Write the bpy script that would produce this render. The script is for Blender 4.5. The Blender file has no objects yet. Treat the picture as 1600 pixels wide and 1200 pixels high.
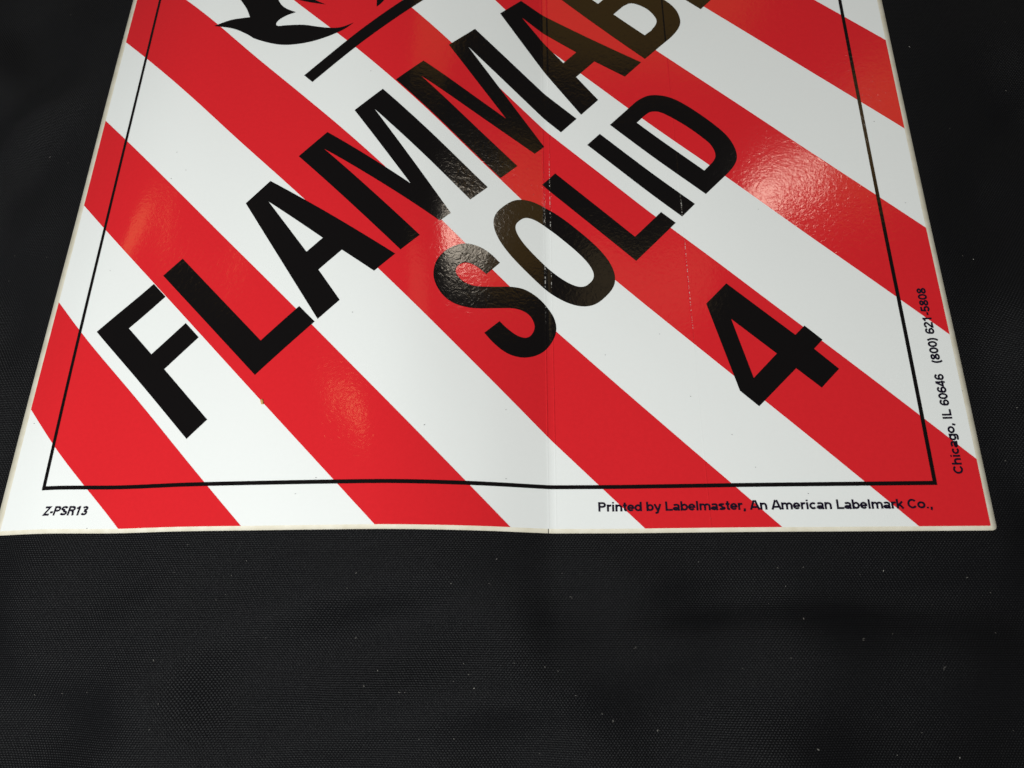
import bpy, bmesh, math, random
import numpy as np
from mathutils import Matrix, Vector
from mathutils.geometry import delaunay_2d_cdt

random.seed(7)
rng = np.random.default_rng(11)
scene = bpy.context.scene
C = scene.collection
MM = 0.001

# ------------------------------------------------------------------ camera
FPX = 1105.61                        # focal length in pixels of a 1600 px wide picture
CAM_LOC = Vector((153.88, -29.03, 193.21)) * MM
PITCH, ROLL, YAW = math.radians(69.897), math.radians(-6.840), math.radians(-6.554)
F_ = Vector((math.sin(YAW) * math.cos(PITCH), math.cos(YAW) * math.cos(PITCH), -math.sin(PITCH)))
R0 = Vector((math.cos(YAW), -math.sin(YAW), 0.0))
U0 = R0.cross(F_)
CR = R0 * math.cos(ROLL) + U0 * math.sin(ROLL)
CU = -R0 * math.sin(ROLL) + U0 * math.cos(ROLL)
cd = bpy.data.cameras.new('camera')
cam = bpy.data.objects.new('camera', cd)
C.objects.link(cam)
rot3 = Matrix((CR, CU, -F_)).transposed()
cam.matrix_world = Matrix.Translation(CAM_LOC) @ rot3.to_4x4()
cd.sensor_fit = 'HORIZONTAL'
cd.sensor_width = 36.0
cd.lens = FPX / 1600.0 * 36.0
cd.clip_start = 0.01
cd.clip_end = 50.0
cd.dof.use_dof = True
cd.dof.focus_distance = 0.222
cd.dof.aperture_fstop = 22.0
scene.camera = cam

# ------------------------------------------------------------------ light
world = bpy.data.worlds.new('World')
scene.world = world
world.use_nodes = True
bg = world.node_tree.nodes['Background']
bg.inputs['Color'].default_value = (1.0, 0.97, 0.93, 1)
bg.inputs['Strength'].default_value = 0.035

def lamp(name, loc, target, size, power, color, size_y=None, shape='RECTANGLE', spread=180):
    ld = bpy.data.lights.new(name, 'AREA')
    ld.shape = shape
    ld.size = size
    if size_y: ld.size_y = size_y
    ld.energy = power
    ld.color = color
    ld.spread = math.radians(spread)
    o = bpy.data.objects.new(name, ld)
    C.objects.link(o)
    o.location = Vector(loc) * MM
    d = (Vector(target) - Vector(loc))
    o.rotation_euler = d.to_track_quat('-Z', 'Y').to_euler()
    return o

# soft daylight from the left behind the camera, the main light
lamp('window_light', (-62, -130, 455), (120, 80, 0), 0.24, 2.8, (0.975, 1.0, 0.99), 0.30)
# added soft fill behind the camera, evens out the main light
lamp('fill_light', (350, -900, 1150), (150, 100, 0), 1.0, 3.1, (1.0, 0.985, 0.95), 0.8)
# small ceiling lamp that makes the two glossy hot spots
lamp('ceiling_lamp', (680, 1108, 1500), (150, 80, 0), 0.112, 0.42, (1.0, 0.88, 0.72), shape='DISK')
# dim warm ceiling lit around it
lamp('ceiling_glow', (355, 2160, 1500), (355, 2159, 0), 0.44, 0.75, (1.0, 0.55, 0.08), 1.20)
lamp('ceiling_glow_near', (905, 1200, 1500), (905, 1199, 0), 0.27, 0.20, (1.0, 0.55, 0.08), 0.38)
lamp('ceiling_glow_over', (320, 860, 1500), (200, 100, 0), 0.22, 0.07, (1.0, 0.72, 0.34), 0.20)
# weak warm lamps to the left, seen only as glints
lamp('side_lamp', (-1520, 1220, 1500), (50, 80, 0), 0.22, 0.19, (1.0, 0.62, 0.20), shape='DISK')
lamp('pendant_lamp', (-350, 500, 1500), (80, 40, 0), 0.06, 0.05, (1.0, 0.72, 0.30), shape='DISK')

scene.view_settings.view_transform = 'Standard'
scene.view_settings.look = 'None'
scene.view_settings.exposure = 0.0
scene.view_settings.gamma = 1.0
scene.view_settings.use_curve_mapping = False

# ------------------------------------------------------------------ relief of the sheet (mm)
W = 273.0
XN = np.array([-3, 15, 35, 55, 75, 95, 115, 136, 156.5, 174, 190, 210, 240, 275.])
YN = np.array([-3, 45, 100, 160, 220, 275.])
ZN = np.array([
 [-5.047,-5.655,-6.780,-7.507,-8.697,-9.431], [-0.751,-0.535,-1.052,-1.883,-2.652,-3.211],
 [-0.754, 0.423, 1.443, 2.324, 2.493, 2.459], [ 2.549, 2.946, 3.169, 3.515, 3.710, 3.814],
 [ 3.855, 5.236, 5.758, 5.476, 4.462, 3.703], [ 5.155, 5.820, 6.675, 6.765, 5.981, 5.028],
 [ 5.621, 5.281, 5.115, 5.304, 4.736, 4.290], [ 2.644, 1.678, 0.752, 1.111, 2.056, 2.614],
 [-3.526,-3.735,-3.789,-3.583,-2.868,-2.136], [-3.944,-3.999,-3.981,-3.888,-3.571,-3.207],
 [-3.302,-3.779,-4.163,-3.814,-3.718,-3.542], [-2.286,-2.965,-2.769,-2.893,-2.924,-2.858],
 [-1.918,-1.529,-1.614,-1.155,-0.272, 0.447], [-1.285,-0.288, 0.378, 1.602, 2.938, 4.026]])
ZN[7] += np.array([-0.2, -0.5, -0.5, -0.3, 0, 0]); ZN[8] += np.array([-0.3, -0.75, -0.8, -0.5, 0, 0]); ZN[9] += np.array([-0.1, -0.3, -0.3, -0.2, 0, 0])
CI = 8                                # the fold runs along node 8

def _slopes(xs, ys):
    h = np.diff(xs).reshape((-1,) + (1,) * (ys.ndim - 1))
    d = np.diff(ys, axis=0) / h
    m = np.empty_like(ys)
    m[0] = d[0]; m[-1] = d[-1]
    m[1:-1] = (d[:-1] * h[1:] + d[1:] * h[:-1]) / (h[1:] + h[:-1])
    return m

def _basis(xs, x):
    i = np.clip(np.searchsorted(xs, x) - 1, 0, len(xs) - 2)
    h = xs[i + 1] - xs[i]
    return i, h, (x - xs[i]) / h

def z_raw(x, y):
    x = np.clip(np.atleast_1d(x).astype(float), -4, 276); y = np.clip(np.atleast_1d(y).astype(float), -4, 276)
    Zt = ZN.T.copy(); my = _slopes(YN, Zt)
    j, h, t = _basis(YN, y)
    col = ((2*t**3 - 3*t**2 + 1)[:, None] * Zt[j] + ((t**3 - 2*t**2 + t) * h)[:, None] * my[j]
           + (-2*t**3 + 3*t**2)[:, None] * Zt[j + 1] + ((t**3 - t**2) * h)[:, None] * my[j + 1])
    out = np.empty(len(x))
    for sel, a, b in ((x <= XN[CI], 0, CI + 1), (x > XN[CI], CI, len(XN))):
        if not sel.any(): continue
        xs = XN[a:b]; c = col[sel][:, a:b].T; m = _slopes(xs, c)
        i, h, t = _basis(xs, x[sel]); k = np.arange(sel.sum())
        out[sel] = ((2*t**3 - 3*t**2 + 1) * c[i, k] + (t**3 - 2*t**2 + t) * h * m[i, k]
                    + (-2*t**3 + 3*t**2) * c[i + 1, k] + (t**3 - t**2) * h * m[i + 1, k])
    return out

def z_sheet(x, y):
    # the fold has a small radius: average over 2 mm
    x = np.asarray(x, float)
    return (z_raw(x - 1.0, y) + z_raw(x - .5, y) + z_raw(x, y) + z_raw(x + .5, y) + z_raw(x + 1.0, y)) / 5.0

def n_sheet(x, y):
    e = 0.4
    gx = (z_sheet(x + e, y) - z_sheet(x - e, y)) / (2 * e)
    gy = (z_sheet(x, y + e) - z_sheet(x, y - e)) / (2 * e)
    n = np.stack([-gx, -gy, np.ones_like(gx)], 1)
    return n / np.linalg.norm(n, axis=1)[:, None]

# ------------------------------------------------------------------ materials
def mat(name):
    m = bpy.data.materials.new(name); m.use_nodes = True
    nt = m.node_tree
    return m, nt, nt.nodes['Principled BSDF']

def vinyl(name, color, rough=0.13, spec=0.5, vary=0.0, fold=0.00020, peel=1.0, fold_glint=0.0):
    m, nt, p = mat(name)
    N = nt.nodes.new; L = nt.links.new
    tc = N('ShaderNodeTexCoord')
    p.inputs['Roughness'].default_value = rough
    p.inputs['IOR'].default_value = 1.5
    p.inputs['Specular IOR Level'].default_value = spec
    # faint unevenness of the ink
    nz = N('ShaderNodeTexNoise'); nz.inputs['Scale'].default_value = 900; nz.inputs['Detail'].default_value = 3
    L(tc.outputs['Object'], nz.inputs['Vector'])
    mr = N('ShaderNodeMapRange'); mr.inputs['To Min'].default_value = 1 - vary; mr.inputs['To Max'].default_value = 1 + vary
    L(nz.outputs['Fac'], mr.inputs['Value'])
    mix = N('ShaderNodeMix'); mix.data_type = 'RGBA'; mix.blend_type = 'MULTIPLY'; mix.inputs['Factor'].default_value = 1
    mix.inputs['A'].default_value = (*color, 1)
    L(mr.outputs['Result'], mix.inputs['B'])
    L(mix.outputs['Result'], p.inputs['Base Color'])
    # orange peel of the vinyl: rounded wrinkles of a few tenths of a millimetre
    n1 = N('ShaderNodeTexNoise'); n1.inputs['Scale'].default_value = 620; n1.inputs['Detail'].default_value = 2.0; n1.inputs['Distortion'].default_value = 1.2
    n2 = N('ShaderNodeTexNoise'); n2.inputs['Scale'].default_value = 95; n2.inputs['Detail'].default_value = 1.5; n2.inputs['Distortion'].default_value = 0.6
    L(tc.outputs['Object'], n1.inputs['Vector']); L(tc.outputs['Object'], n2.inputs['Vector'])
    # patches where the peel is stronger
    n3 = N('ShaderNodeTexNoise'); n3.inputs['Scale'].default_value = 28; n3.inputs['Detail'].default_value = 2
    L(tc.outputs['Object'], n3.inputs['Vector'])
    pr = N('ShaderNodeMapRange'); pr.inputs['From Min'].default_value = 0.40; pr.inputs['From Max'].default_value = 0.62
    pr.inputs['To Min'].default_value = 0.55; pr.inputs['To Max'].default_value = 1.0
    L(n3.outputs['Fac'], pr.inputs['Value'])
    h1 = N('ShaderNodeMath'); h1.operation = 'MULTIPLY'
    L(n1.outputs['Fac'], h1.inputs[0]); L(pr.outputs['Result'], h1.inputs[1])
    b1 = N('ShaderNodeBump'); b1.inputs['Distance'].default_value = PEEL * peel; b1.inputs['Strength'].default_value = 1.0
    b2 = N('ShaderNodeBump'); b2.inputs['Distance'].default_value = PEEL2; b2.inputs['Strength'].default_value = 1.0
    L(h1.outputs['Value'], b1.inputs['Height']); L(n2.outputs['Fac'], b2.inputs['Height'])
    # fold lines: narrow broken ridges at x = 156 / 158 mm and a weak one at 200 mm
    sx = N('ShaderNodeSeparateXYZ'); L(tc.outputs['Object'], sx.inputs['Vector'])
    jn = N('ShaderNodeTexNoise'); jn.inputs['Scale'].default_value = 700; jn.inputs['Detail'].default_value = 2
    L(tc.outputs['Object'], jn.inputs['Vector'])
    tot = None
    for x0, amp, half in ((0.1559, 1.0, 0.00032), (0.1580, 1.0, 0.00030), (0.1999, 0.6, 0.00026)):
        sb = N('ShaderNodeMath'); sb.operation = 'SUBTRACT'; L(sx.outputs['X'], sb.inputs[0]); sb.inputs[1].default_value = x0
        ab = N('ShaderNodeMath'); ab.operation = 'ABSOLUTE'; L(sb.outputs[0], ab.inputs[0])
        rm = N('ShaderNodeMapRange'); rm.interpolation_type = 'SMOOTHSTEP'
        rm.inputs['From Min'].default_value = 0; rm.inputs['From Max'].default_value = half
        rm.inputs['To Min'].default_value = amp; rm.inputs['To Max'].default_value = 0
        L(ab.outputs[0], rm.inputs['Value'])
        ml = N('ShaderNodeMath'); ml.operation = 'MULTIPLY'; L(rm.outputs['Result'], ml.inputs[0]); L(jn.outputs['Fac'], ml.inputs[1])
        if tot is None: tot = ml
        else:
            ad = N('ShaderNodeMath'); ad.operation = 'ADD'; L(tot.outputs[0], ad.inputs[0]); L(ml.outputs[0], ad.inputs[1]); tot = ad
    b3 = N('ShaderNodeBump'); b3.inputs['Distance'].default_value = fold; b3.inputs['Strength'].default_value = 1.0
    L(tot.outputs[0], b3.inputs['Height'])
    L(b1.outputs['Normal'], b2.inputs['Normal']); L(b2.outputs['Normal'], b3.inputs['Normal'])
    L(b3.outputs['Normal'], p.inputs['Normal'])
    if fold_glint > 0:
        # glints on the folds, painted into the ink colour as pale broken dashes
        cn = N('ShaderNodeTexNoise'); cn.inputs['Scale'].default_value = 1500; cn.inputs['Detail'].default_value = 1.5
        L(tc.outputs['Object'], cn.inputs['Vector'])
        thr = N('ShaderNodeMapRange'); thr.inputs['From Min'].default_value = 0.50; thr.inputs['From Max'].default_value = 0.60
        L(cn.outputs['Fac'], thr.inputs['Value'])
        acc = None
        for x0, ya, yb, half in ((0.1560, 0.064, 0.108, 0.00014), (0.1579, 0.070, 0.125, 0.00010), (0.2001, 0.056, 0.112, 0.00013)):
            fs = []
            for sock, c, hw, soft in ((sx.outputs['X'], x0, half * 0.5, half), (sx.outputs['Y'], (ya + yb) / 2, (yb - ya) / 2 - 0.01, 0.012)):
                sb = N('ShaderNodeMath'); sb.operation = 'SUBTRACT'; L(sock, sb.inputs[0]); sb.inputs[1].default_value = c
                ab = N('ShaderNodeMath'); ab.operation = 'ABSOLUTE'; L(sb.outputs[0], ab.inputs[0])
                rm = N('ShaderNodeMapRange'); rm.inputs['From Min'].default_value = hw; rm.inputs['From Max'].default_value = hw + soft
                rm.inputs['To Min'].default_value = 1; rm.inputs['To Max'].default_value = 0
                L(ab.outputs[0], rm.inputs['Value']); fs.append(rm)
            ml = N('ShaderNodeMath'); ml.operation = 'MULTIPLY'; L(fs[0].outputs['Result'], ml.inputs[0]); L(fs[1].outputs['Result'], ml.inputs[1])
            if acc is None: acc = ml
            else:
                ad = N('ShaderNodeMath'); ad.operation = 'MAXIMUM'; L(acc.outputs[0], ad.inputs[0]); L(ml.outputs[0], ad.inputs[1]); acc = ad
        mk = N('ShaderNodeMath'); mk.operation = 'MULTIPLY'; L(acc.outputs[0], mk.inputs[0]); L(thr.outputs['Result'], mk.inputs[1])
        mk2 = N('ShaderNodeMath'); mk2.operation = 'MULTIPLY'; L(mk.outputs[0], mk2.inputs[0]); mk2.inputs[1].default_value = fold_glint
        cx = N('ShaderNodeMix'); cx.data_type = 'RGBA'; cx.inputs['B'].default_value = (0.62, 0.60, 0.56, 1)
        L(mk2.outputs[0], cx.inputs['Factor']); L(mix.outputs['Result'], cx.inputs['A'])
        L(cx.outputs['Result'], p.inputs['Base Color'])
    return m

PEEL, PEEL2 = 0.000032, 0.000016
M_WHITE = vinyl('white_vinyl', (0.82, 0.84, 0.825), 0.55, 0.25, 0.01, 0.00005, 0.35)
M_RED = vinyl('red_ink', (0.70, 0.019, 0.026), 0.10, 0.5, 0.05, fold_glint=0.75)
M_BLACK = vinyl('black_ink', (0.0055, 0.0046, 0.0048), 0.10, 0.5, 0.05, fold_glint=0.9)
M_TEXT = vinyl('dark_violet_text_ink', (0.009, 0.006, 0.016), 0.2, 0.4, 0.05)

m, nt, p = mat('cream_liner_paper'); M_LINER = m
p.inputs['Roughness'].default_value = 0.6
nz = nt.nodes.new('ShaderNodeTexNoise'); nz.inputs['Scale'].default_value = 300; nz.inputs['Detail'].default_value = 4
cr = nt.nodes.new('ShaderNodeValToRGB')
cr.color_ramp.elements[0].position = 0.3; cr.color_ramp.elements[0].color = (0.70, 0.65, 0.51, 1)
cr.color_ramp.elements[1].position = 0.7; cr.color_ramp.elements[1].color = (0.80, 0.76, 0.64, 1)
tc = nt.nodes.new('ShaderNodeTexCoord')
nt.links.new(tc.outputs['Object'], nz.inputs['Vector']); nt.links.new(nz.outputs['Fac'], cr.inputs['Fac'])
nt.links.new(cr.outputs['Color'], p.inputs['Base Color'])

def plain(name, color, rough=0.7):
    m, nt, p = mat(name)
    p.inputs['Base Color'].default_value = (*color, 1); p.inputs['Roughness'].default_value = rough
    return m
M_LINT = plain('pale_lint', (0.42, 0.40, 0.36), 0.9)
M_CRUMB = plain('tan_flake', (0.62, 0.38, 0.12), 0.6)
M_SPECK = plain('dark_speck', (0.05, 0.045, 0.04), 0.8)

# black woven cloth
m, nt, p = mat('black_woven_cloth'); M_CLOTH = m
N = nt.nodes.new; L = nt.links.new
tc = N('ShaderNodeTexCoord')
wob = N('ShaderNodeTexNoise'); wob.inputs['Scale'].default_value = 60; wob.inputs['Detail'].default_value = 2
L(tc.outputs['Object'], wob.inputs['Vector'])
wv = N('ShaderNodeVectorMath'); wv.operation = 'SCALE'; wv.inputs['Scale'].default_value = 0.0005
L(wob.outputs['Color'], wv.inputs[0])
av = N('ShaderNodeVectorMath'); av.operation = 'ADD'; L(tc.outputs['Object'], av.inputs[0]); L(wv.outputs['Vector'], av.inputs[1])
sep = N('ShaderNodeSeparateXYZ'); L(av.outputs['Vector'], sep.inputs['Vector'])
def sine(sock, period):
    a = N('ShaderNodeMath'); a.operation = 'MULTIPLY'; a.inputs[1].default_value = 2 * math.pi / period; L(sock, a.inputs[0])
    s = N('ShaderNodeMath'); s.operation = 'SINE'; L(a.outputs[0], s.inputs[0]); return s.outputs[0]
def mth(op, a, b=None, c=None):
    n = N('ShaderNodeMath'); n.operation = op
    for i, q in enumerate((a, b, c)):
        if q is None: continue
        if isinstance(q, (int, float)): n.inputs[i].default_value = q
        else: L(q, n.inputs[i])
    return n.outputs[0]
PY, PX = 0.00056, 0.00082             # rows of floats, every other row shifted by half a thread
row = mth('MULTIPLY', sep.outputs['Y'], 1 / PY)
rf = mth('FRACT', row); ri = mth('FLOOR', row)
prof = mth('SINE', mth('MULTIPLY', rf, math.pi))
shift = mth('MULTIPLY', mth('MODULO', mth('ADD', ri, 4096.0), 2.0), 0.5)
ph = mth('ADD', mth('MULTIPLY', sep.outputs['X'], 1 / PX), shift)
fl_ = mth('MULTIPLY_ADD', mth('SINE', mth('MULTIPLY', ph, 2 * math.pi)), 0.5, 0.5)
hw = mth('MULTIPLY', prof, mth('MULTIPLY_ADD', fl_, 0.75, 0.25))
hs = N('ShaderNodeMath'); hs.operation = 'MULTIPLY_ADD'; hs.inputs[1].default_value = 2.0; hs.inputs[2].default_value = -1.0
L(hw, hs.inputs[0])
fz = N('ShaderNodeTexNoise'); fz.inputs['Scale'].default_value = 2600; fz.inputs['Detail'].default_value = 2
L(tc.outputs['Object'], fz.inputs['Vector'])
h2 = N('ShaderNodeMath'); h2.operation = 'MULTIPLY_ADD'; h2.inputs[1].default_value = 0.85
L(fz.outputs['Fac'], h2.inputs[0]); L(hs.outputs[0], h2.inputs[2])
bp = N('ShaderNodeBump'); bp.inputs['Distance'].default_value = 0.00009; bp.inputs['Strength'].default_value = 1.0
L(h2.outputs[0], bp.inputs['Height']); L(bp.outputs['Normal'], p.inputs['Normal'])
mrr = N('ShaderNodeMapRange'); mrr.inputs['From Min'].default_value = -1; mrr.inputs['From Max'].default_value = 1.8
L(h2.outputs[0], mrr.inputs['Value'])
cmx = N('ShaderNodeMix'); cmx.data_type = 'RGBA'
cmx.inputs['A'].default_value = (0.0004, 0.0004, 0.0005, 1); cmx.inputs['B'].default_value = (0.0092, 0.0094, 0.0114, 1)
L(mrr.outputs['Result'], cmx.inputs['Factor']); L(cmx.outputs['Result'], p.inputs['Base Color'])
p.inputs['Roughness'].default_value = 0.45
p.inputs['Specular IOR Level'].default_value = 0.15
p.inputs['Sheen Weight'].default_value = 0.015
p.inputs['Sheen Roughness'].default_value = 0.5

# ------------------------------------------------------------------ mesh helpers
def link(name, me, material, parent=None):
    me.materials.append(material)
    o = bpy.data.objects.new(name, me); C.objects.link(o)
    if parent: o.parent = parent
    return o

CUTS = (154.5, 155.5, 156.5, 157.5, 158.5)

def densify(poly, step=2.0):
    out = []
    n = len(poly)
    for i in range(n):
        a = np.array(poly[i], float); b = np.array(poly[(i + 1) % n], float)
        ts = set(np.linspace(0, 1, max(1, int(np.ceil(np.linalg.norm(b - a) / step))) + 1)[:-1].tolist())
        if abs(b[0] - a[0]) > 1e-6:
            for cx in CUTS:
                t = (cx - a[0]) / (b[0] - a[0])
                if 1e-4 < t < 1 - 1e-4: ts.add(float(t))
        for t in sorted(ts): out.append(tuple(a + (b - a) * t))
    return out

def inside(loops, px, py):
    ins = np.zeros(len(px), bool)
    for lp in loops:
        q = np.array(lp)
        x0, y0 = q[:, 0], q[:, 1]; x1, y1 = np.roll(x0, -1), np.roll(y0, -1)
        for i in range(len(q)):
            if y0[i] == y1[i]: continue
            c = ((y0[i] > py) != (y1[i] > py))
            ins ^= c & (px < (x1[i] - x0[i]) * (py - y0[i]) / (y1[i] - y0[i]) + x0[i])
    return ins

def flat_mesh(name, loops, off, step=2.0, thick=0.0):
    """A thin layer bounded by the loops (sheet mm) that follows the relief of the sheet, off mm above it."""
    loops = [densify(l, step) for l in loops]
    allp = np.array([q for l in loops for q in l])
    pts = [Vector(q) for l in loops for q in l]
    edges = []; k = 0
    for l in loops:
        n = len(l); edges += [(k + i, k + (i + 1) % n) for i in range(n)]; k += n
    x0, y0 = allp.min(0); x1, y1 = allp.max(0)
    if (x1 - x0) > 2 * step and (y1 - y0) > 2 * step or len(loops) > 0:
        gx = np.arange(math.floor(x0 / step) * step, x1, step)
        gx = np.array(sorted([v for v in gx if not 153.6 < v < 159.4] + [c for c in CUTS if x0 < c < x1]))
        gy = np.arange(math.floor(y0 / step) * step + 0.37, y1, step)
        if len(gx) and len(gy):
            X, Y = np.meshgrid(gx, gy); X = X.ravel(); Y = Y.ravel()
            ok = inside(loops, X, Y)
            X, Y = X[ok], Y[ok]
            if len(X):
                # keep clear of the outline
                keep = np.ones(len(X), bool)
                for i in range(0, len(X), 2000):
                    d = (X[i:i+2000, None] - allp[None, :, 0])**2 + (Y[i:i+2000, None] - allp[None, :, 1])**2
                    keep[i:i+2000] = d.min(1) > (0.35 * step)**2
                pts += [Vector((a, b)) for a, b in zip(X[keep], Y[keep])]
    vo, eo, fo, _, _, _ = delaunay_2d_cdt(pts, edges, [], 0, 1e-5)
    v = np.array([(q.x, q.y) for q in vo])
    tri = np.array([f for f in fo if len(f) == 3])
    cen = v[tri].mean(1)
    tri = tri[inside(loops, cen[:, 0], cen[:, 1])]
    a = v[tri[:, 1]] - v[tri[:, 0]]; b = v[tri[:, 2]] - v[tri[:, 0]]
    flip = (a[:, 0] * b[:, 1] - a[:, 1] * b[:, 0]) < 0
    tri[flip] = tri[flip][:, ::-1]
    used = np.unique(tri); remap = -np.ones(len(v), int); remap[used] = np.arange(len(used))
    v = v[used]; tri = remap[tri]
    zz = z_sheet(v[:, 0], v[:, 1]); nn = n_sheet(v[:, 0], v[:, 1])
    co = np.column_stack([v, zz]) + nn * off
    faces = tri.tolist(); verts = co; norms = nn
    if thick > 0:
        # side walls and back
        n0 = len(v)
        from collections import Counter
        cnt = Counter()
        for f in faces:
            for i in range(3): cnt[(f[i], f[(i + 1) % 3])] += 1
        bnd = [(a, b) for (a, b) in cnt if (b, a) not in cnt]
        low = co - nn * thick
        verts = np.vstack([co, low]); norms = np.vstack([nn, -nn])
        faces = faces + [[b + n0, a + n0, c + n0] for a, b, c in tri.tolist()] + [[b, a, a + n0, b + n0] for a, b in bnd]
    me = bpy.data.meshes.new(name)
    me.from_pydata((verts * MM).tolist(), [], faces)
    me.polygons.foreach_set('use_smooth', [True] * len(me.polygons))
    if thick == 0:
        me.normals_split_custom_set_from_vertices(norms.tolist())
    me.update()
    return me

R2 = math.sqrt(2)
def uv(u, v):                          # text frame (u along the lettering, v up) -> sheet mm
    s = u * R2 + W; d = v * R2
    return ((s - d) / 2, (s + d) / 2)
def UV(pts): return [uv(*q) for q in pts]

def smooth_loop(pts, corners=(), n=5):
    """closed Catmull-Rom through pts; the indices in corners stay sharp"""
    P = [np.array(q, float) for q in pts]; m = len(P); out = []
    for i in range(m):
        p1, p2 = P[i], P[(i + 1) % m]
        p0 = P[i - 1] if i not in corners else 2 * p1 - p2
        p3 = P[(i + 2) % m] if (i + 1) % m not in corners else 2 * p2 - p1
        for k in range(n):
            t = k / n
            out.append(tuple(0.5 * ((2 * p1) + (p2 - p0) * t + (2 * p0 - 5 * p1 + 4 * p2 - p3) * t * t + (3 * p1 - p0 - 3 * p2 + p3) * t**3)))
    return out

# ------------------------------------------------------------------ the cloth
def fade(x, y, reach=75.0):
    dx = np.maximum(np.maximum(-2 - x, x - 275), 0); dy = np.maximum(np.maximum(-1 - y, y - 275), 0)
    d = np.hypot(dx, dy)
    t = np.clip(1 - d / reach, 0, 1)
    return t * t * (3 - 2 * t)

def plane(x, y): return -5.6 + 0.006 * x - 0.008 * y

# wrinkles of the cloth: from (x, y) to (x, y), height and half width in mm
RIDGES = [(62, -30, 118, -8, 2.0, 9), (75, -46, 128, -22, -1.4, 10), (190, -20, 250, -14, -1.8, 7), (178, -30, 262, -34, 1.6, 10), (110, -48, 150, -44, 1.5, 8),
          (20, -36, 60, -52, 1.5, 11), (296, 60, 330, 110, 1.8, 10), (288, 104, 330, 150, -1.6, 9), (288, 20, 320, -10, 1.5, 10), (-40, 110, -22, 150, 1.6, 9), (-30, 60, -14, 20, 1.4, 9), (60, -14, 40, -24, 1.2, 8)]
def z_cloth(x, y):
    x = np.asarray(x, float); y = np.asarray(y, float)
    base = plane(x, y)
    # the cloth is bunched up a little under the humps of the sheet
    s = z_sheet(np.clip(x, -2, 275), np.clip(y, -1, 275)) - base
    f = fade(x, y)
    z = base + np.minimum(0.86 * s, s - 0.55) * f - 0.25 * (1 - f)
    # soft folds of the cloth outside the sheet
    o = 1 - fade(x, y, 24.0)
    w = (1.5 * np.sin(0.036 * (x * 0.62 + y * 1.0) + 0.6 + 0.8 * np.sin(0.017 * x)) * np.cos(0.021 * (x - 0.5 * y))
         + 0.9 * np.sin(0.055 * (x * 0.9 - y * 0.8) + 1.9) * np.sin(0.027 * x + 0.7)
         + 0.75 * np.sin(0.105 * (x * 0.42 + y) + 2.2 * np.sin(0.031 * x + 1.0)) * np.sin(0.043 * x - 0.02 * y + 0.4)
         + 0.55 * np.sin(0.13 * (x * 0.75 - 0.6 * y) + 1.7 * np.sin(0.04 * y)) * np.cos(0.05 * (x + y) + 1.3))
    for (xa, ya, xb, yb, hgt, wid) in RIDGES:
        dx, dy = xb - xa, yb - ya; ln = math.hypot(dx, dy)
        t = ((x - xa) * dx + (y - ya) * dy) / ln
        d = ((x - xa) * dy - (y - ya) * dx) / ln + 2.5 * np.sin(t * 0.07)
        w = w + hgt * np.exp(-(d / wid)**2) * np.exp(-np.clip(np.maximum(-t, t - ln), 0, None)**2 / 500.0)
    return z + o * (2.6 * w - 2.5)

def axis(lo, hi, fine0, fine1, s, big):
    a = list(np.arange(fine0, fine1 + .01, s))
    v = fine0
    while v > lo: v -= big; a.insert(0, v)
    v = fine1
    while v < hi: v += big; a.append(v)
    return np.array(a)
ax = axis(-560, 840, -90, 360, 2.5, 25); ay = axis(-420, 760, -110, 300, 2.5, 25)
X, Y = np.meshgrid(ax, ay)
Zc = z_cloth(X.ravel(), Y.ravel())
nxg, nyg = len(ax), len(ay)
me = bpy.data.meshes.new('cloth')
fc = [(j * nxg + i, j * nxg + i + 1, (j + 1) * nxg + i + 1, (j + 1) * nxg + i) for j in range(nyg - 1) for i in range(nxg - 1)]
me.from_pydata((np.column_stack([X.ravel(), Y.ravel(), Zc]) * MM).tolist(), [], fc)
me.polygons.foreach_set('use_smooth', [True] * len(me.polygons))
cloth = link('cloth', me, M_CLOTH)
cloth['kind'] = 'structure'

# ------------------------------------------------------------------ the placard
placard = bpy.data.objects.new('hazard_placard', None); C.objects.link(placard)
placard.empty_display_size = 0.02
placard['label'] = 'square red and white striped vinyl placard reading FLAMMABLE SOLID 4 on black cloth'
placard['category'] = 'placard'

def part(name, loops, material, off, parent, label=None, step=2.0, thick=0.0):
    o = link(name, flat_mesh(name, loops, off, step, thick), material, parent)
    if label: o['label'] = label
    return o

# liner: two halves with a slit behind the fold
LX0, LX1, LY0, LY1 = -2.19, W + 1.52, -1.19, W + 1.6
SL = 155.75
part('liner', [[(LX0, LY0), (SL, LY0), (SL, LY1), (LX0, LY1)]], M_LINER, 0.0, placard, 'cream backing paper showing as a thin rim along the left', 3.0, 0.12)
rr = [(SL + 0.2, LY0), (LX1 - 1.1, LY0), (LX1 - 0.35, LY0 + 0.3), (LX1, LY0 + 1.0), (LX1, LY1), (SL + 0.2, LY1)]
part('liner', [rr], M_LINER, 0.0, placard, 'cream backing paper showing as a rim along the right', 3.0, 0.12)
face = part('face_sheet', [[(0, 0), (W, 0), (W, W), (0, W)]], M_WHITE, 0.10, placard, 'glossy white vinyl face with a vertical fold', 2.0)

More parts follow.
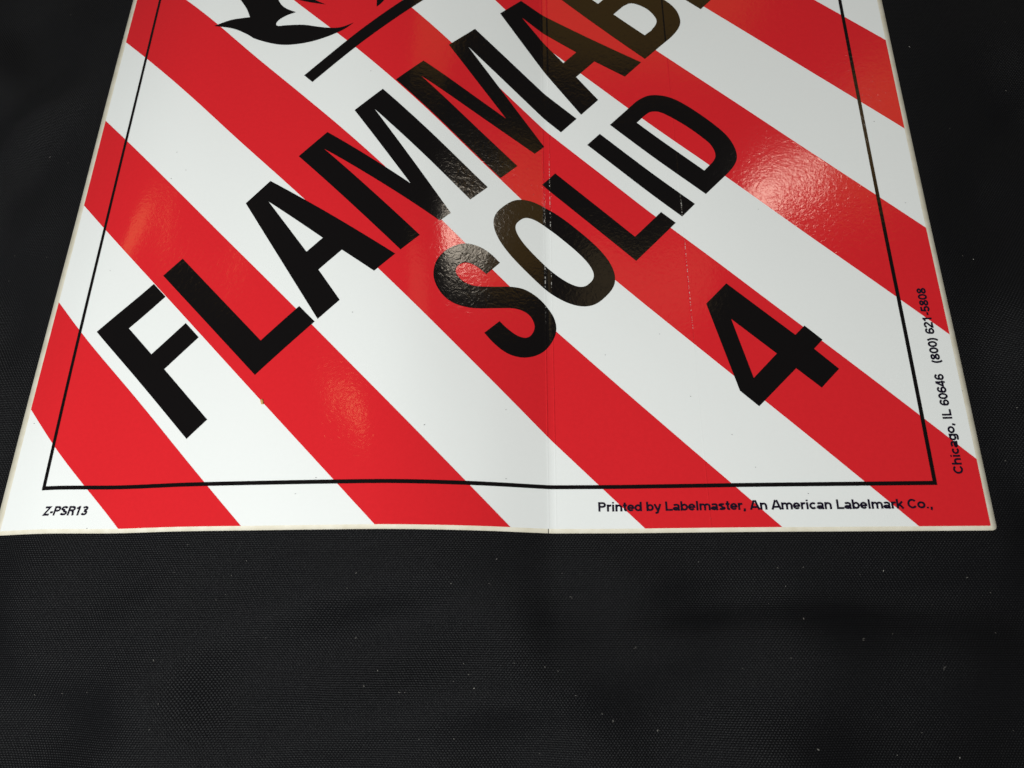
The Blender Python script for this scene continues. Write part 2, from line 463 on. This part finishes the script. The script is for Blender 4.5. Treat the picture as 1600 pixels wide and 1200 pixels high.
# red stripes, x + y = const
PW = 36.36
corr = {-7: -.11, -6: -.09, -5: .2, -4: -.2, -3: .09, -2: .2, -1: -.19, 0: -.07, 1: .27, 2: -.21, 3: .09, 4: .03}
def edge(k): return W + (k + .5) * PW + corr.get(k, 0.0) * R2
def band(c0, c1):
    sq = [(0, 0), (W, 0), (W, W), (0, W)]
    def clip(poly, s, c):
        out = []
        for i in range(len(poly)):
            a, b = poly[i], poly[(i + 1) % len(poly)]
            fa, fb = s * (a[0] + a[1] - c), s * (b[0] + b[1] - c)
            if fa >= 0: out.append(a)
            if (fa >= 0) != (fb >= 0):
                t = fa / (fa - fb); out.append((a[0] + (b[0] - a[0]) * t, a[1] + (b[1] - a[1]) * t))
        return out
    return clip(clip(sq, 1, c0), -1, c1)
for k in (-7, -5, -3, -1, 1, 3, 5):
    part('red_stripe', [band(edge(k), edge(k + 1))], M_RED, 0.14, face)

# black border line
b0, b1 = 12.2 - 0.54, 12.2 + 0.54
y0, y1 = 11.6 - 0.57, 11.6 + 0.57
part('border_line', [[(b0, y0), (W - b0, y0), (W - b0, W - y0), (b0, W - y0)],
                     [(b1, y1), (W - b1, y1), (W - b1, W - y1), (b1, W - y1)]], M_BLACK, 0.19, face)

T, B = 29.37, -20.19
def letter(ch, loops, label=None):
    part('letter', [UV(l) for l in loops], M_BLACK, 0.19, face, label or 'black capital letter ' + ch)
def gF(x): return [[(x, T), (x + 22.1, T), (x + 22.1, 22.7), (x + 7.75, 22.7), (x + 7.75, 10.2), (x + 21.3, 10.2), (x + 21.3, 3.03), (x + 7.75, 3.03), (x + 7.75, B), (x, B)]]
def gL(x, t, b, w, st, bar): return [[(x, t), (x + st, t), (x + st, b + bar), (x + w, b + bar), (x + w, b), (x, b)]]
def gA(c): return [[(c - 5.3, T), (c + 5.3, T), (c + 15.35, B), (c + 6.85, B), (c + 4.7, -7.75), (c - 4.7, -7.75), (c - 6.75, B), (c - 15.35, B)],
                   [(c, 23.6), (c + 3.3, -0.25), (c - 3.3, -0.25)]]
def gM(c, h): return [[(c - h, T), (c - h + 12.4, T), (c, -4.4), (c + h - 12.4, T), (c + h, T), (c + h, B), (c + h - 7.7, B), (c + h - 7.45, 25.0),
                    (c + 2.3, B), (c - 2.3, B), (c - h + 7.4, 25.0), (c - h + 7.8, B), (c - h, B)]]
letter('F', gF(-137.8))
letter('L', gL(-111.9, T, B, 22.9, 7.9, 7.3))
letter('A', gA(-72.5))
letter('M', gM(-36.75, 18.3))
letter('M', gM(5.5, 18.2))
letter('A', gA(41.3))
bo = [(58.6, T), (58.6, B)] + [(68.5, -20.5), (72.4, -20.6), (76.7, -19.9), (79.9, -18.0), (82.8, -13.3), (83.6, -7.0), (82.3, -0.5), (78.5, 4.8),
      (81.3, 9.0), (82.4, 15.0), (81.3, 22.0), (77.5, 27.3), (72.5, T)]
bo = smooth_loop(bo, (0, 1, 2, 9, 14))
bh1 = smooth_loop([(66.5, 1.9), (66.6, -13.0), (69.7, -13.3), (73.3, -12.5), (75.2, -10.5), (76.3, -6.1), (75.8, -1.9), (74.4, 0.9), (71.6, 1.9)], (0, 1, 2, 8))
bh2 = smooth_loop([(66.4, 22.4), (66.4, 9.4), (70.5, 9.4), (73.4, 10.4), (75.0, 13.0), (75.2, 16.0), (74.6, 19.6), (73.0, 21.7), (70.5, 22.4)], (0, 1, 2, 8))
letter('B', [bo, bh1, bh2])
letter('L', gL(88.4, T, B, 22.9, 7.9, 7.3))
letter('E', [[(114.4, T), (136.8, T), (136.8, 22.5), (122.2, 22.5), (122.2, 9.2), (135.6, 9.2), (135.6, 2.2), (122.2, 2.2), (122.2, -12.9), (137.4, -12.9), (137.4, B), (114.4, B)]])
T2, B2 = -30.24, -71.6
S = [(-34.9,-42.5),(-34.95,-38.3),(-35.8,-34.7),(-37.8,-31.6),(-40.5,-29.9),(-44.7,-29.1),(-49.2,-29.9),(-52.8,-32.3),(-54.9,-35.3),(-56.0,-39.4),
     (-55.6,-43.3),(-53.8,-46.7),(-51.4,-49.4),(-46.8,-53.1),(-43.1,-56.1),(-41.3,-58.6),(-40.7,-61.4),(-41.7,-64.2),(-43.4,-65.6),(-45.6,-66.1),
     (-47.3,-65.3),(-48.5,-63.1),(-49.05,-59.7),(-49.1,-56.8),(-55.3,-56.7),(-55.5,-60.3),(-55.2,-64.1),(-54.1,-67.2),(-51.9,-69.9),(-48.7,-71.7),
     (-44.9,-72.3),(-40.7,-71.5),(-37.7,-69.7),(-35.6,-66.7),(-34.6,-63.2),(-34.3,-59.6),(-34.7,-56.4),(-35.9,-53.3),(-38.3,-50.5),(-41.7,-47.8),
     (-45.4,-44.7),(-47.3,-42.4),(-48.2,-39.8),(-48.0,-37.2),(-47.0,-35.8),(-45.5,-35.3),(-43.7,-35.6),(-42.2,-37.0),(-41.3,-39.6),(-41.0,-42.8)]
letter('S', [smooth_loop(S, (0, 23, 24, 49), 4)])
def sup(cx, cy, a, b, n, m=72):
    o = []
    for i in range(m):
        t = 2 * math.pi * i / m; c, s = math.cos(t), math.sin(t)
        o.append((cx + a * math.copysign(abs(c)**(2 / n), c), cy + b * math.copysign(abs(s)**(2 / n), s)))
    return o
letter('O', [sup(-19.35, -50.8, 11.35, 22.35, 2.7), sup(-19.2, -50.9, 5.35, 15.5, 2.8)])
letter('L', gL(-3.55, T2, B2, 18.75, 6.3, 6.1))
letter('I', [[(18.25, T2), (24.45, T2), (24.45, B2), (18.25, B2)]])
d0 = [(29.5, T2), (29.5, -71.8), (40.3, -71.9), (43.8, -71.5), (46.9, -70.2), (49.6, -67.0), (51.6, -62.0), (52.4, -55.5), (52.6, -48.5), (52.3, -41.6), (51.2, -36.9), (49.3, -33.6), (47.0, -31.5), (43.6, -30.4), (40.0, T2)]
d1 = [(36.3, -36.3), (36.1, -65.6), (41.1, -65.4), (43.6, -63.9), (45.3, -60.5), (45.8, -56.0), (45.95, -50.5), (45.6, -44.6), (44.8, -39.7), (43.3, -37.3), (41.2, -36.4)]
letter('D', [smooth_loop(d0, (0, 1, 2, 14)), smooth_loop(d1, (0, 1))])
part('numeral', [UV(l) for l in [[(-0.45, -97.0), (8.9, -97.0), (9.15, -122.55), (13.3, -122.6), (13.15, -129.15), (9.2, -129.15), (8.95, -138.05), (0.95, -138.05), (0.85, -129.2), (-15.5, -128.9), (-15.5, -122.0)],
     [(0.6, -105.7), (0.8, -122.35), (-9.7, -122.35)]]], M_BLACK, 0.19, face, 'black numeral 4 in the lower corner')

# flame symbol over its ground bar
part('symbol_bar', [UV([(-32.65, 54.35), (32.65, 54.35), (32.65, 49.75), (-32.65, 49.75)])], M_BLACK, 0.19, face, 'black bar under the flame symbol')
fl = [(-39.7,98.6),(-34.2,96.1),(-31.3,94.0),(-28.5,91.6),(-26.9,95.6),(-25.7,101.1),(-24.5,109.0),(-19.0,118.0),(-9.0,126.0),(-10.5,117.0),(-8.0,108.0),(-13.5,97.5),
      (-16.5,89.9),(-17.4,86.5),(-17.2,83.3),(-16.2,79.7),(-18.9,81.1),(-22.1,81.9),(-24.2,81.4),(-24.4,79.9),(-22.0,77.3),(-18.2,72.6),(-15.8,68.2),(-13.6,64.4),(-10.6,60.8),
      (-6.2,58.7),(-9.9,59.0),(-13.5,60.1),(-18.8,62.6),(-23.6,65.9),(-27.7,70.0),(-30.6,74.6),(-33.4,81.7),(-34.0,85.3),(-34.9,89.3),(-36.4,93.1),(-38.4,96.4)]
fr = [(-12.6,87.5),(-12.0,84.1),(-10.2,79.7),(-7.0,73.6),(-8.0,80.0),(-6.0,88.0),(0.0,93.0),(6.0,88.0),(6.5,78.0),(3.5,70.0),(7.5,72.0),(9.0,66.0),(6.8,61.6),(4.0,58.3),(8.2,58.9),(18.0,63.0),(27.0,70.0),(33.0,80.0),
      (36.0,91.0),(41.0,99.0),(33.0,96.0),(29.0,92.0),(27.0,103.0),(20.0,116.0),(17.0,104.0),(12.0,99.0),(6.0,112.0),(-3.0,120.0),(0.0,107.0),(-7.0,97.0)]
part('flame_symbol', [UV(smooth_loop(fl, (0, 3, 8, 15, 25), 4))], M_BLACK, 0.19, face, 'black curling flame at the top edge')
part('flame_symbol', [UV(smooth_loop(fr, (3, 9, 13, 19, 21, 23, 27), 4))], M_BLACK, 0.19, face, 'black flame tongues beside the larger flame')

# ------------------------------------------------------------------ small print
SW = 0.21                             # stroke of the bold grotesque, in cap heights
HE = SW / 2
XH = 0.74                              # x-height
def arc(cx, cy, rx, ry, a0, a1, n=10):
    return [(cx + rx * math.cos(math.radians(a0 + (a1 - a0) * i / n)), cy + ry * math.sin(math.radians(a0 + (a1 - a0) * i / n))) for i in range(n + 1)]
def ring(cx, cy, rx, ry): return arc(cx, cy, rx, ry, 0, 360, 20)[:-1] + ['closed']
xm, xr = XH / 2, XH / 2 - HE
GL = {
 'P': (.93, [[(.19, 0), (.19, 1)], [(.19, 1 - HE), (.52, 1 - HE)] + arc(.54, .70, .22, .3 - HE, 85, -85) + [(.52, .40 + HE), (.19, .40 + HE)]]),
 'R': (1.0, [[(.19, 0), (.19, 1)], [(.19, 1 - HE), (.54, 1 - HE)] + arc(.57, .72, .22, .28 - HE, 85, -85) + [(.54, .44 + HE), (.19, .44 + HE)], [(.56, .50), (.70, .36), (.74, .12), (.80, 0)]]),
 'Z': (.85, [[(.08, 1 - HE), (.70, 1 - HE), (.12, HE), (.78, HE)]]),
 'S': (.93, [arc(.46, .74, .30, .26 - HE, 15, 265) + arc(.46, .27, .31, .27 - HE, 85, -165)]),
 'L': (.85, [[(.19, 1), (.19, HE), (.80, HE)]]),
 'I': (.387, [[(.19, 0), (.19, 1)]]),
 'A': (1.0, [[(.09, 0), (.45, 1)], [(.55, 1), (.91, 0)], [(.24, .28), (.76, .28)]]),
 'C': (1.0, [arc(.52, .5, .37, .5 - HE, 38, 322, 18)]),
 'r': (.54, [[(.17, 0), (.17, XH)], [(.17, .40)] + arc(.42, .42, .25, XH - HE - .42, 165, 80, 5) + [(.52, XH - HE)]]),
 'i': (.387, [[(.19, 0), (.19, XH)], [(.19, .85), (.19, 1)]]),
 'l': (.387, [[(.19, 0), (.19, 1)]]),
 'n': (.85, [[(.17, 0), (.17, XH)], [(.17, .40)] + arc(.42, .42, .24, XH - HE - .42, 165, 0, 8) + [(.66, 0)]]),
 'h': (.85, [[(.17, 0), (.17, 1)], [(.17, .40)] + arc(.42, .42, .24, XH - HE - .42, 165, 0, 8) + [(.66, 0)]]),
 'm': (1.238, [[(.17, 0), (.17, XH)], [(.17, .42)] + arc(.395, .44, .22, XH - HE - .44, 165, 0, 8) + [(.615, 0)], [(.615, .42)] + arc(.84, .44, .22, XH - HE - .44, 165, 0, 8) + [(1.06, 0)]]),
 't': (.46, [[(.22, .94), (.22, .2)] + arc(.34, .19, .12, .19 - HE, 180, 270, 4) + [(.42, HE)], [(.02, XH - HE), (.42, XH - HE)]]),
 'e': (.774, [[(.14, .36), (.64, .36)] + arc(.385, xm, .26, xr, 5, 322, 18)]),
 'c': (.774, [arc(.40, xm, .27, xr, 42, 318, 16)]),
 'o': (.85, [ring(.425, xm, .29, xr)]),
 'd': (.85, [ring(.40, xm, .26, xr), [(.68, 0), (.68, 1)]]),
 'b': (.85, [ring(.45, xm, .26, xr), [(.17, 0), (.17, 1)]]),
 'g': (.85, [ring(.40, xm, .26, xr), [(.68, XH), (.68, .02)] + arc(.41, -.02, .27, .13, -10, -165, 8)]),
 'y': (.774, [[(.10, XH), (.40, .06)], [(.68, XH), (.40, -.06)] + arc(.26, -.08, .14, .11, 10, -90, 4) + [(.14, -.19)]]),
 'a': (.774, [arc(.36, .52, .24, XH - HE - .52, 160, 0, 8) + [(.60, .14), (.66, 0)], ring(.345, .215, .235, .215 - HE)]),
 's': (.774, [arc(.38, .54, .24, XH - HE - .54, 20, 262, 10) + arc(.38, .205, .25, .205 - HE, 85, -160, 10)]),
 'k': (.774, [[(.17, 0), (.17, 1)], [(.17, .25), (.66, XH)], [(.36, .42), (.70, 0)]]),
 ',': (.387, [[(.19, .17), (.19, 0), (.12, -.16)]]),
 '.': (.387, [[(.19, 0), (.19, .17)]]),
 '-': (.464, [[(.06, .35), (.40, .35)]]),
 '(': (.464, [arc(.62, .40, .42, .68, 125, 235, 8)]),
 ')': (.464, [arc(-.16, .40, .42, .68, 55, -55, 8)]),
 '0': (.774, [ring(.387, .5, .25, .5 - HE)]),
 '1': (.774, [[(.40, 0), (.40, 1)], [(.10, .76), (.26, .80), (.40, .94)]]),
 '2': (.774, [arc(.38, .70, .25, .3 - HE, 175, -25, 10) + [(.13, .18), (.12, HE), (.68, HE)]]),
 '3': (.774, [arc(.37, .74, .23, .26 - HE, 165, -85, 10) + arc(.37, .28, .26, .28 - HE, 85, -165, 10)]),
 '4': (.774, [[(.70, .28), (.10, .28), (.48, .96)], [(.52, 0), (.52, 1)]]),
 '5': (.774, [[(.64, 1 - HE), (.22, 1 - HE), (.17, .50)] + arc(.38, .33, .25, .33 - HE, 130, -165, 12)]),
 '6': (.774, [ring(.387, .32, .25, .32 - HE), arc(.42, .50, .28, .5 - HE, 35, 190, 10)]),
 '8': (.774, [ring(.387, .745, .215, .255 - HE + .01), ring(.387, .275, .25, .275 - HE)]),
 ' ': (.387, []),
}
def stroke(pl, w):
    closed = pl[-1] == 'closed'
    P = np.array([q for q in pl if q != 'closed'], float)
    n = len(P)
    if closed:
        prev, nxt = np.roll(P, 1, 0), np.roll(P, -1, 0)
    else:
        prev = np.vstack([2 * P[0] - P[1], P[:-1]]); nxt = np.vstack([P[1:], 2 * P[-1] - P[-2]])
    a = P - prev; b = nxt - P
    a /= np.linalg.norm(a, axis=1)[:, None]; b /= np.linalg.norm(b, axis=1)[:, None]
    t = a + b; t /= np.maximum(np.linalg.norm(t, axis=1), 1e-6)[:, None]
    nrm = np.stack([-t[:, 1], t[:, 0]], 1)
    ml = 1.0 / np.clip((nrm * np.stack([-a[:, 1], a[:, 0]], 1)).sum(1), 0.45, 1)
    l = P + nrm * (w / 2 * ml)[:, None]; r = P - nrm * (w / 2 * ml)[:, None]
    m = n if closed else n - 1
    return np.vstack([l, r]), [(i, i + n, (i + 1) % n + n, (i + 1) % n) for i in range(m)]

def text_part(name, body, x, y, cap, width, label, ang=0.0, shear=0.0):
    pts, faces, lift = [], [], []
    pen = 0.0; k = 0; c = 0
    for ch in body:
        adv, strokes = GL[ch]
        for i, pl in enumerate(strokes):
            v, f = stroke(pl, SW)
            v[:, 0] = (v[:, 0] - adv / 2) * 1.07 + adv / 2 + pen
            faces += [tuple(q + k for q in fc) for fc in f]
            pts.append(v); lift += [0.003 * ((i + 2 * (c % 2)))] * len(v); k += len(v)
        pen += adv; c += 1
    v = np.vstack(pts); lift = np.array(lift)
    a = v[:, 0] + shear * v[:, 1]
    w0, w1 = a.min(), a.max()
    a = (a - w0) / (w1 - w0) * width; b = v[:, 1] * cap
    ca, sa = math.cos(ang), math.sin(ang)
    px = x + a * ca - b * sa; py = y + a * sa + b * ca
    nn = n_sheet(px, py)
    out = (np.column_stack([px, py, z_sheet(px, py)]) + nn * (0.19 + lift)[:, None]) * MM
    me = bpy.data.meshes.new(name)
    me.from_pydata(out.tolist(), [], faces)
    me.polygons.foreach_set('use_smooth', [True] * len(me.polygons))
    me.normals_split_custom_set_from_vertices(nn.tolist())
    me.update()
    o = link(name, me, M_TEXT, face); o['label'] = label
    return o
text_part('printed_code', 'Z-PSR13', 13.6, 3.75, 2.62, 13.2, 'small slanted code Z-PSR13', shear=0.18)
text_part('printed_line', 'Printed by Labelmaster, An American Labelmark Co.,', 169.7, 4.72, 2.62, 89.3, 'small maker line along the bottom')
text_part('printed_line', 'Chicago, IL 60646', 268.85, 14.0, 2.6, 28.9, 'small place line along the right edge', math.pi / 2)
text_part('printed_line', '(800) 621-5808', 268.95, 46.2, 2.6, 24.0, 'small phone number along the right edge', math.pi / 2)

# ------------------------------------------------------------------ dust, lint, crumbs
def ray_hit(px, py, zf):
    d = F_ + CR * ((px - 800) / FPX) + CU * ((600 - py) / FPX)
    z = 0.0
    for _ in range(8):
        s = (z - CAM_LOC.z / MM) / d.z
        x = CAM_LOC.x / MM + s * d.x; y = CAM_LOC.y / MM + s * d.y
        z = float(zf(np.array([x]), np.array([y]))[0])
    return x, y, z

def fibre(bm, x, y, zf, ln, w, ang, curl):
    prev = None; a = ang
    n = 4
    pts = []
    for i in range(n + 1):
        pts.append((x, y)); x += math.cos(a) * ln / n; y += math.sin(a) * ln / n; a += curl
    for i, (px, py) in enumerate(pts):
        z = float(zf(np.array([px]), np.array([py]))[0]) + w * 0.7
        t = pts[min(i + 1, n)]; s = pts[max(i - 1, 0)]
        dx, dy = t[0] - s[0], t[1] - s[1]; l = math.hypot(dx, dy) or 1
        ox, oy = -dy / l * w / 2, dx / l * w / 2
        ring = [bm.verts.new(((px + ox) * MM, (py + oy) * MM, z * MM)), bm.verts.new((px * MM, py * MM, (z + w * .6) * MM)), bm.verts.new(((px - ox) * MM, (py - oy) * MM, z * MM))]
        if prev:
            for k in range(3): bm.faces.new((prev[k], prev[(k + 1) % 3], ring[(k + 1) % 3], ring[k]))
        prev = ring

bm = bmesh.new()
lint_px = [(55,1085,1.0),(555,997,.9),(899,1087,1.0),(1351,998,1.4),(1092,877,1.0),(1214,887,.8),(1510,903,.7),(1227,917,.7),(625,1082,1.1),(655,1155,.9),(710,1155,.7),(958,1128,.8),
           (1028,1140,1.0),(990,1013,1.2),(851,1043,.6),(872,1048,.6),(557,894,.6),(704,911,.7),(775,874,.7),(590,1047,.5),(568,1072,.6),(632,1082,.5),(98,1084,.9),(362,899,.6),(240,1033,.5),
           (1520,405,.7),(1504,400,.5),(1570,720,.6),(1588,637,.6),(1484,201,.6),(1420,73,.6),(1571,142,.6),(1570,35,.7),(73,402,.6),(23,400,.6),(14,440,.7),(110,23,.6),(80,245,1.2),(107,255,1.0),
           (1310,940,2.2),(1455,945,1.2),(1478,1042,1.4),(1395,990,.6),(1256,968,.9),(893,936,1.6),(1500,1185,.8),(1277,1170,1.0),(1380,893,.6),(1200,943,.5),(940,1115,.6),(740,1075,.5)]
for px, py, sz in lint_px:
    x, y, z = ray_hit(px, py, z_cloth)
    if sz > 1.1: fibre(bm, x, y, z_cloth, sz * 0.8, 0.05, random.uniform(0, 6.28), random.uniform(.4, 1.1))
    else: fibre(bm, x, y, z_cloth, (0.12 + sz * 0.22) * random.uniform(.7, 1.6), random.uniform(.07, .15), random.uniform(0, 6.28), random.uniform(-.4, .4))
for _ in range(26):
    x, y, z = ray_hit(random.uniform(0, 1600), random.uniform(850, 1200), z_cloth)
    fibre(bm, x, y, z_cloth, random.uniform(.12, .3), 0.08, random.uniform(0, 6.28), random.uniform(-.5, .5))
me = bpy.data.meshes.new('lint'); bm.to_mesh(me); bm.free()
lint = link('lint', me, M_LINT); lint['kind'] = 'stuff'
lint['label'] = 'pale specks of lint scattered over the black cloth'; lint['category'] = 'lint'

# dark specks on the vinyl, part of the placard
bm = bmesh.new()
z_top = lambda x, y: z_sheet(x, y) + 0.2
speck_px = [(53,662,.7),(493,746,.6),(662,664,.9),(790,748,.6),(461,772,.4),(1078,619,.9),(1143,679,.5),(1262,771,.7),(550,488,.6),(579,111,.5),(276,238,.5),(290,266,.6),(267,279,.6),(1365,190,.6),(1184,327,.6),
            (945,555,.4),(1030,522,.4),(1414,317,.5),(1580,700,.4),(135,826,.5),(172,423,.3),(1503,611,.6),(1180,730,.4),(790,640,.4)]
for px, py, sz in speck_px:
    x, y, z = ray_hit(px, py, z_top)
    fibre(bm, x, y, z_top, 0.10 + sz * 0.26, 0.12, random.uniform(-.4, .6), random.uniform(-.3, .3))
me = bpy.data.meshes.new('ink_specks'); bm.to_mesh(me); bm.free()
o = link('ink_specks', me, M_SPECK, face); o['kind'] = 'stuff'

# the tan flake lying on a stripe edge
x, y, z = ray_hit(409.5, 628, z_top)
bm = bmesh.new()
bmesh.ops.create_icosphere(bm, subdivisions=2, radius=1.0)
for v in bm.verts:
    n = 1 + 0.28 * math.sin(5 * v.co.x + 2.1) * math.cos(4 * v.co.y + 1) + 0.12 * math.sin(9 * v.co.z)
    v.co = Vector((v.co.x * 0.42 * n, v.co.y * 0.85 * n, v.co.z * 0.22 * n + 0.16)) * MM
me = bpy.data.meshes.new('flake'); bm.to_mesh(me); bm.free()
me.polygons.foreach_set('use_smooth', [True] * len(me.polygons))
flake = link('flake', me, M_CRUMB)
flake.location = Vector((x, y, z)) * MM; flake.rotation_euler = (0, 0, 0.25)
flake['label'] = 'tiny tan flake on the edge of a red stripe below the letter L'; flake['category'] = 'flake'
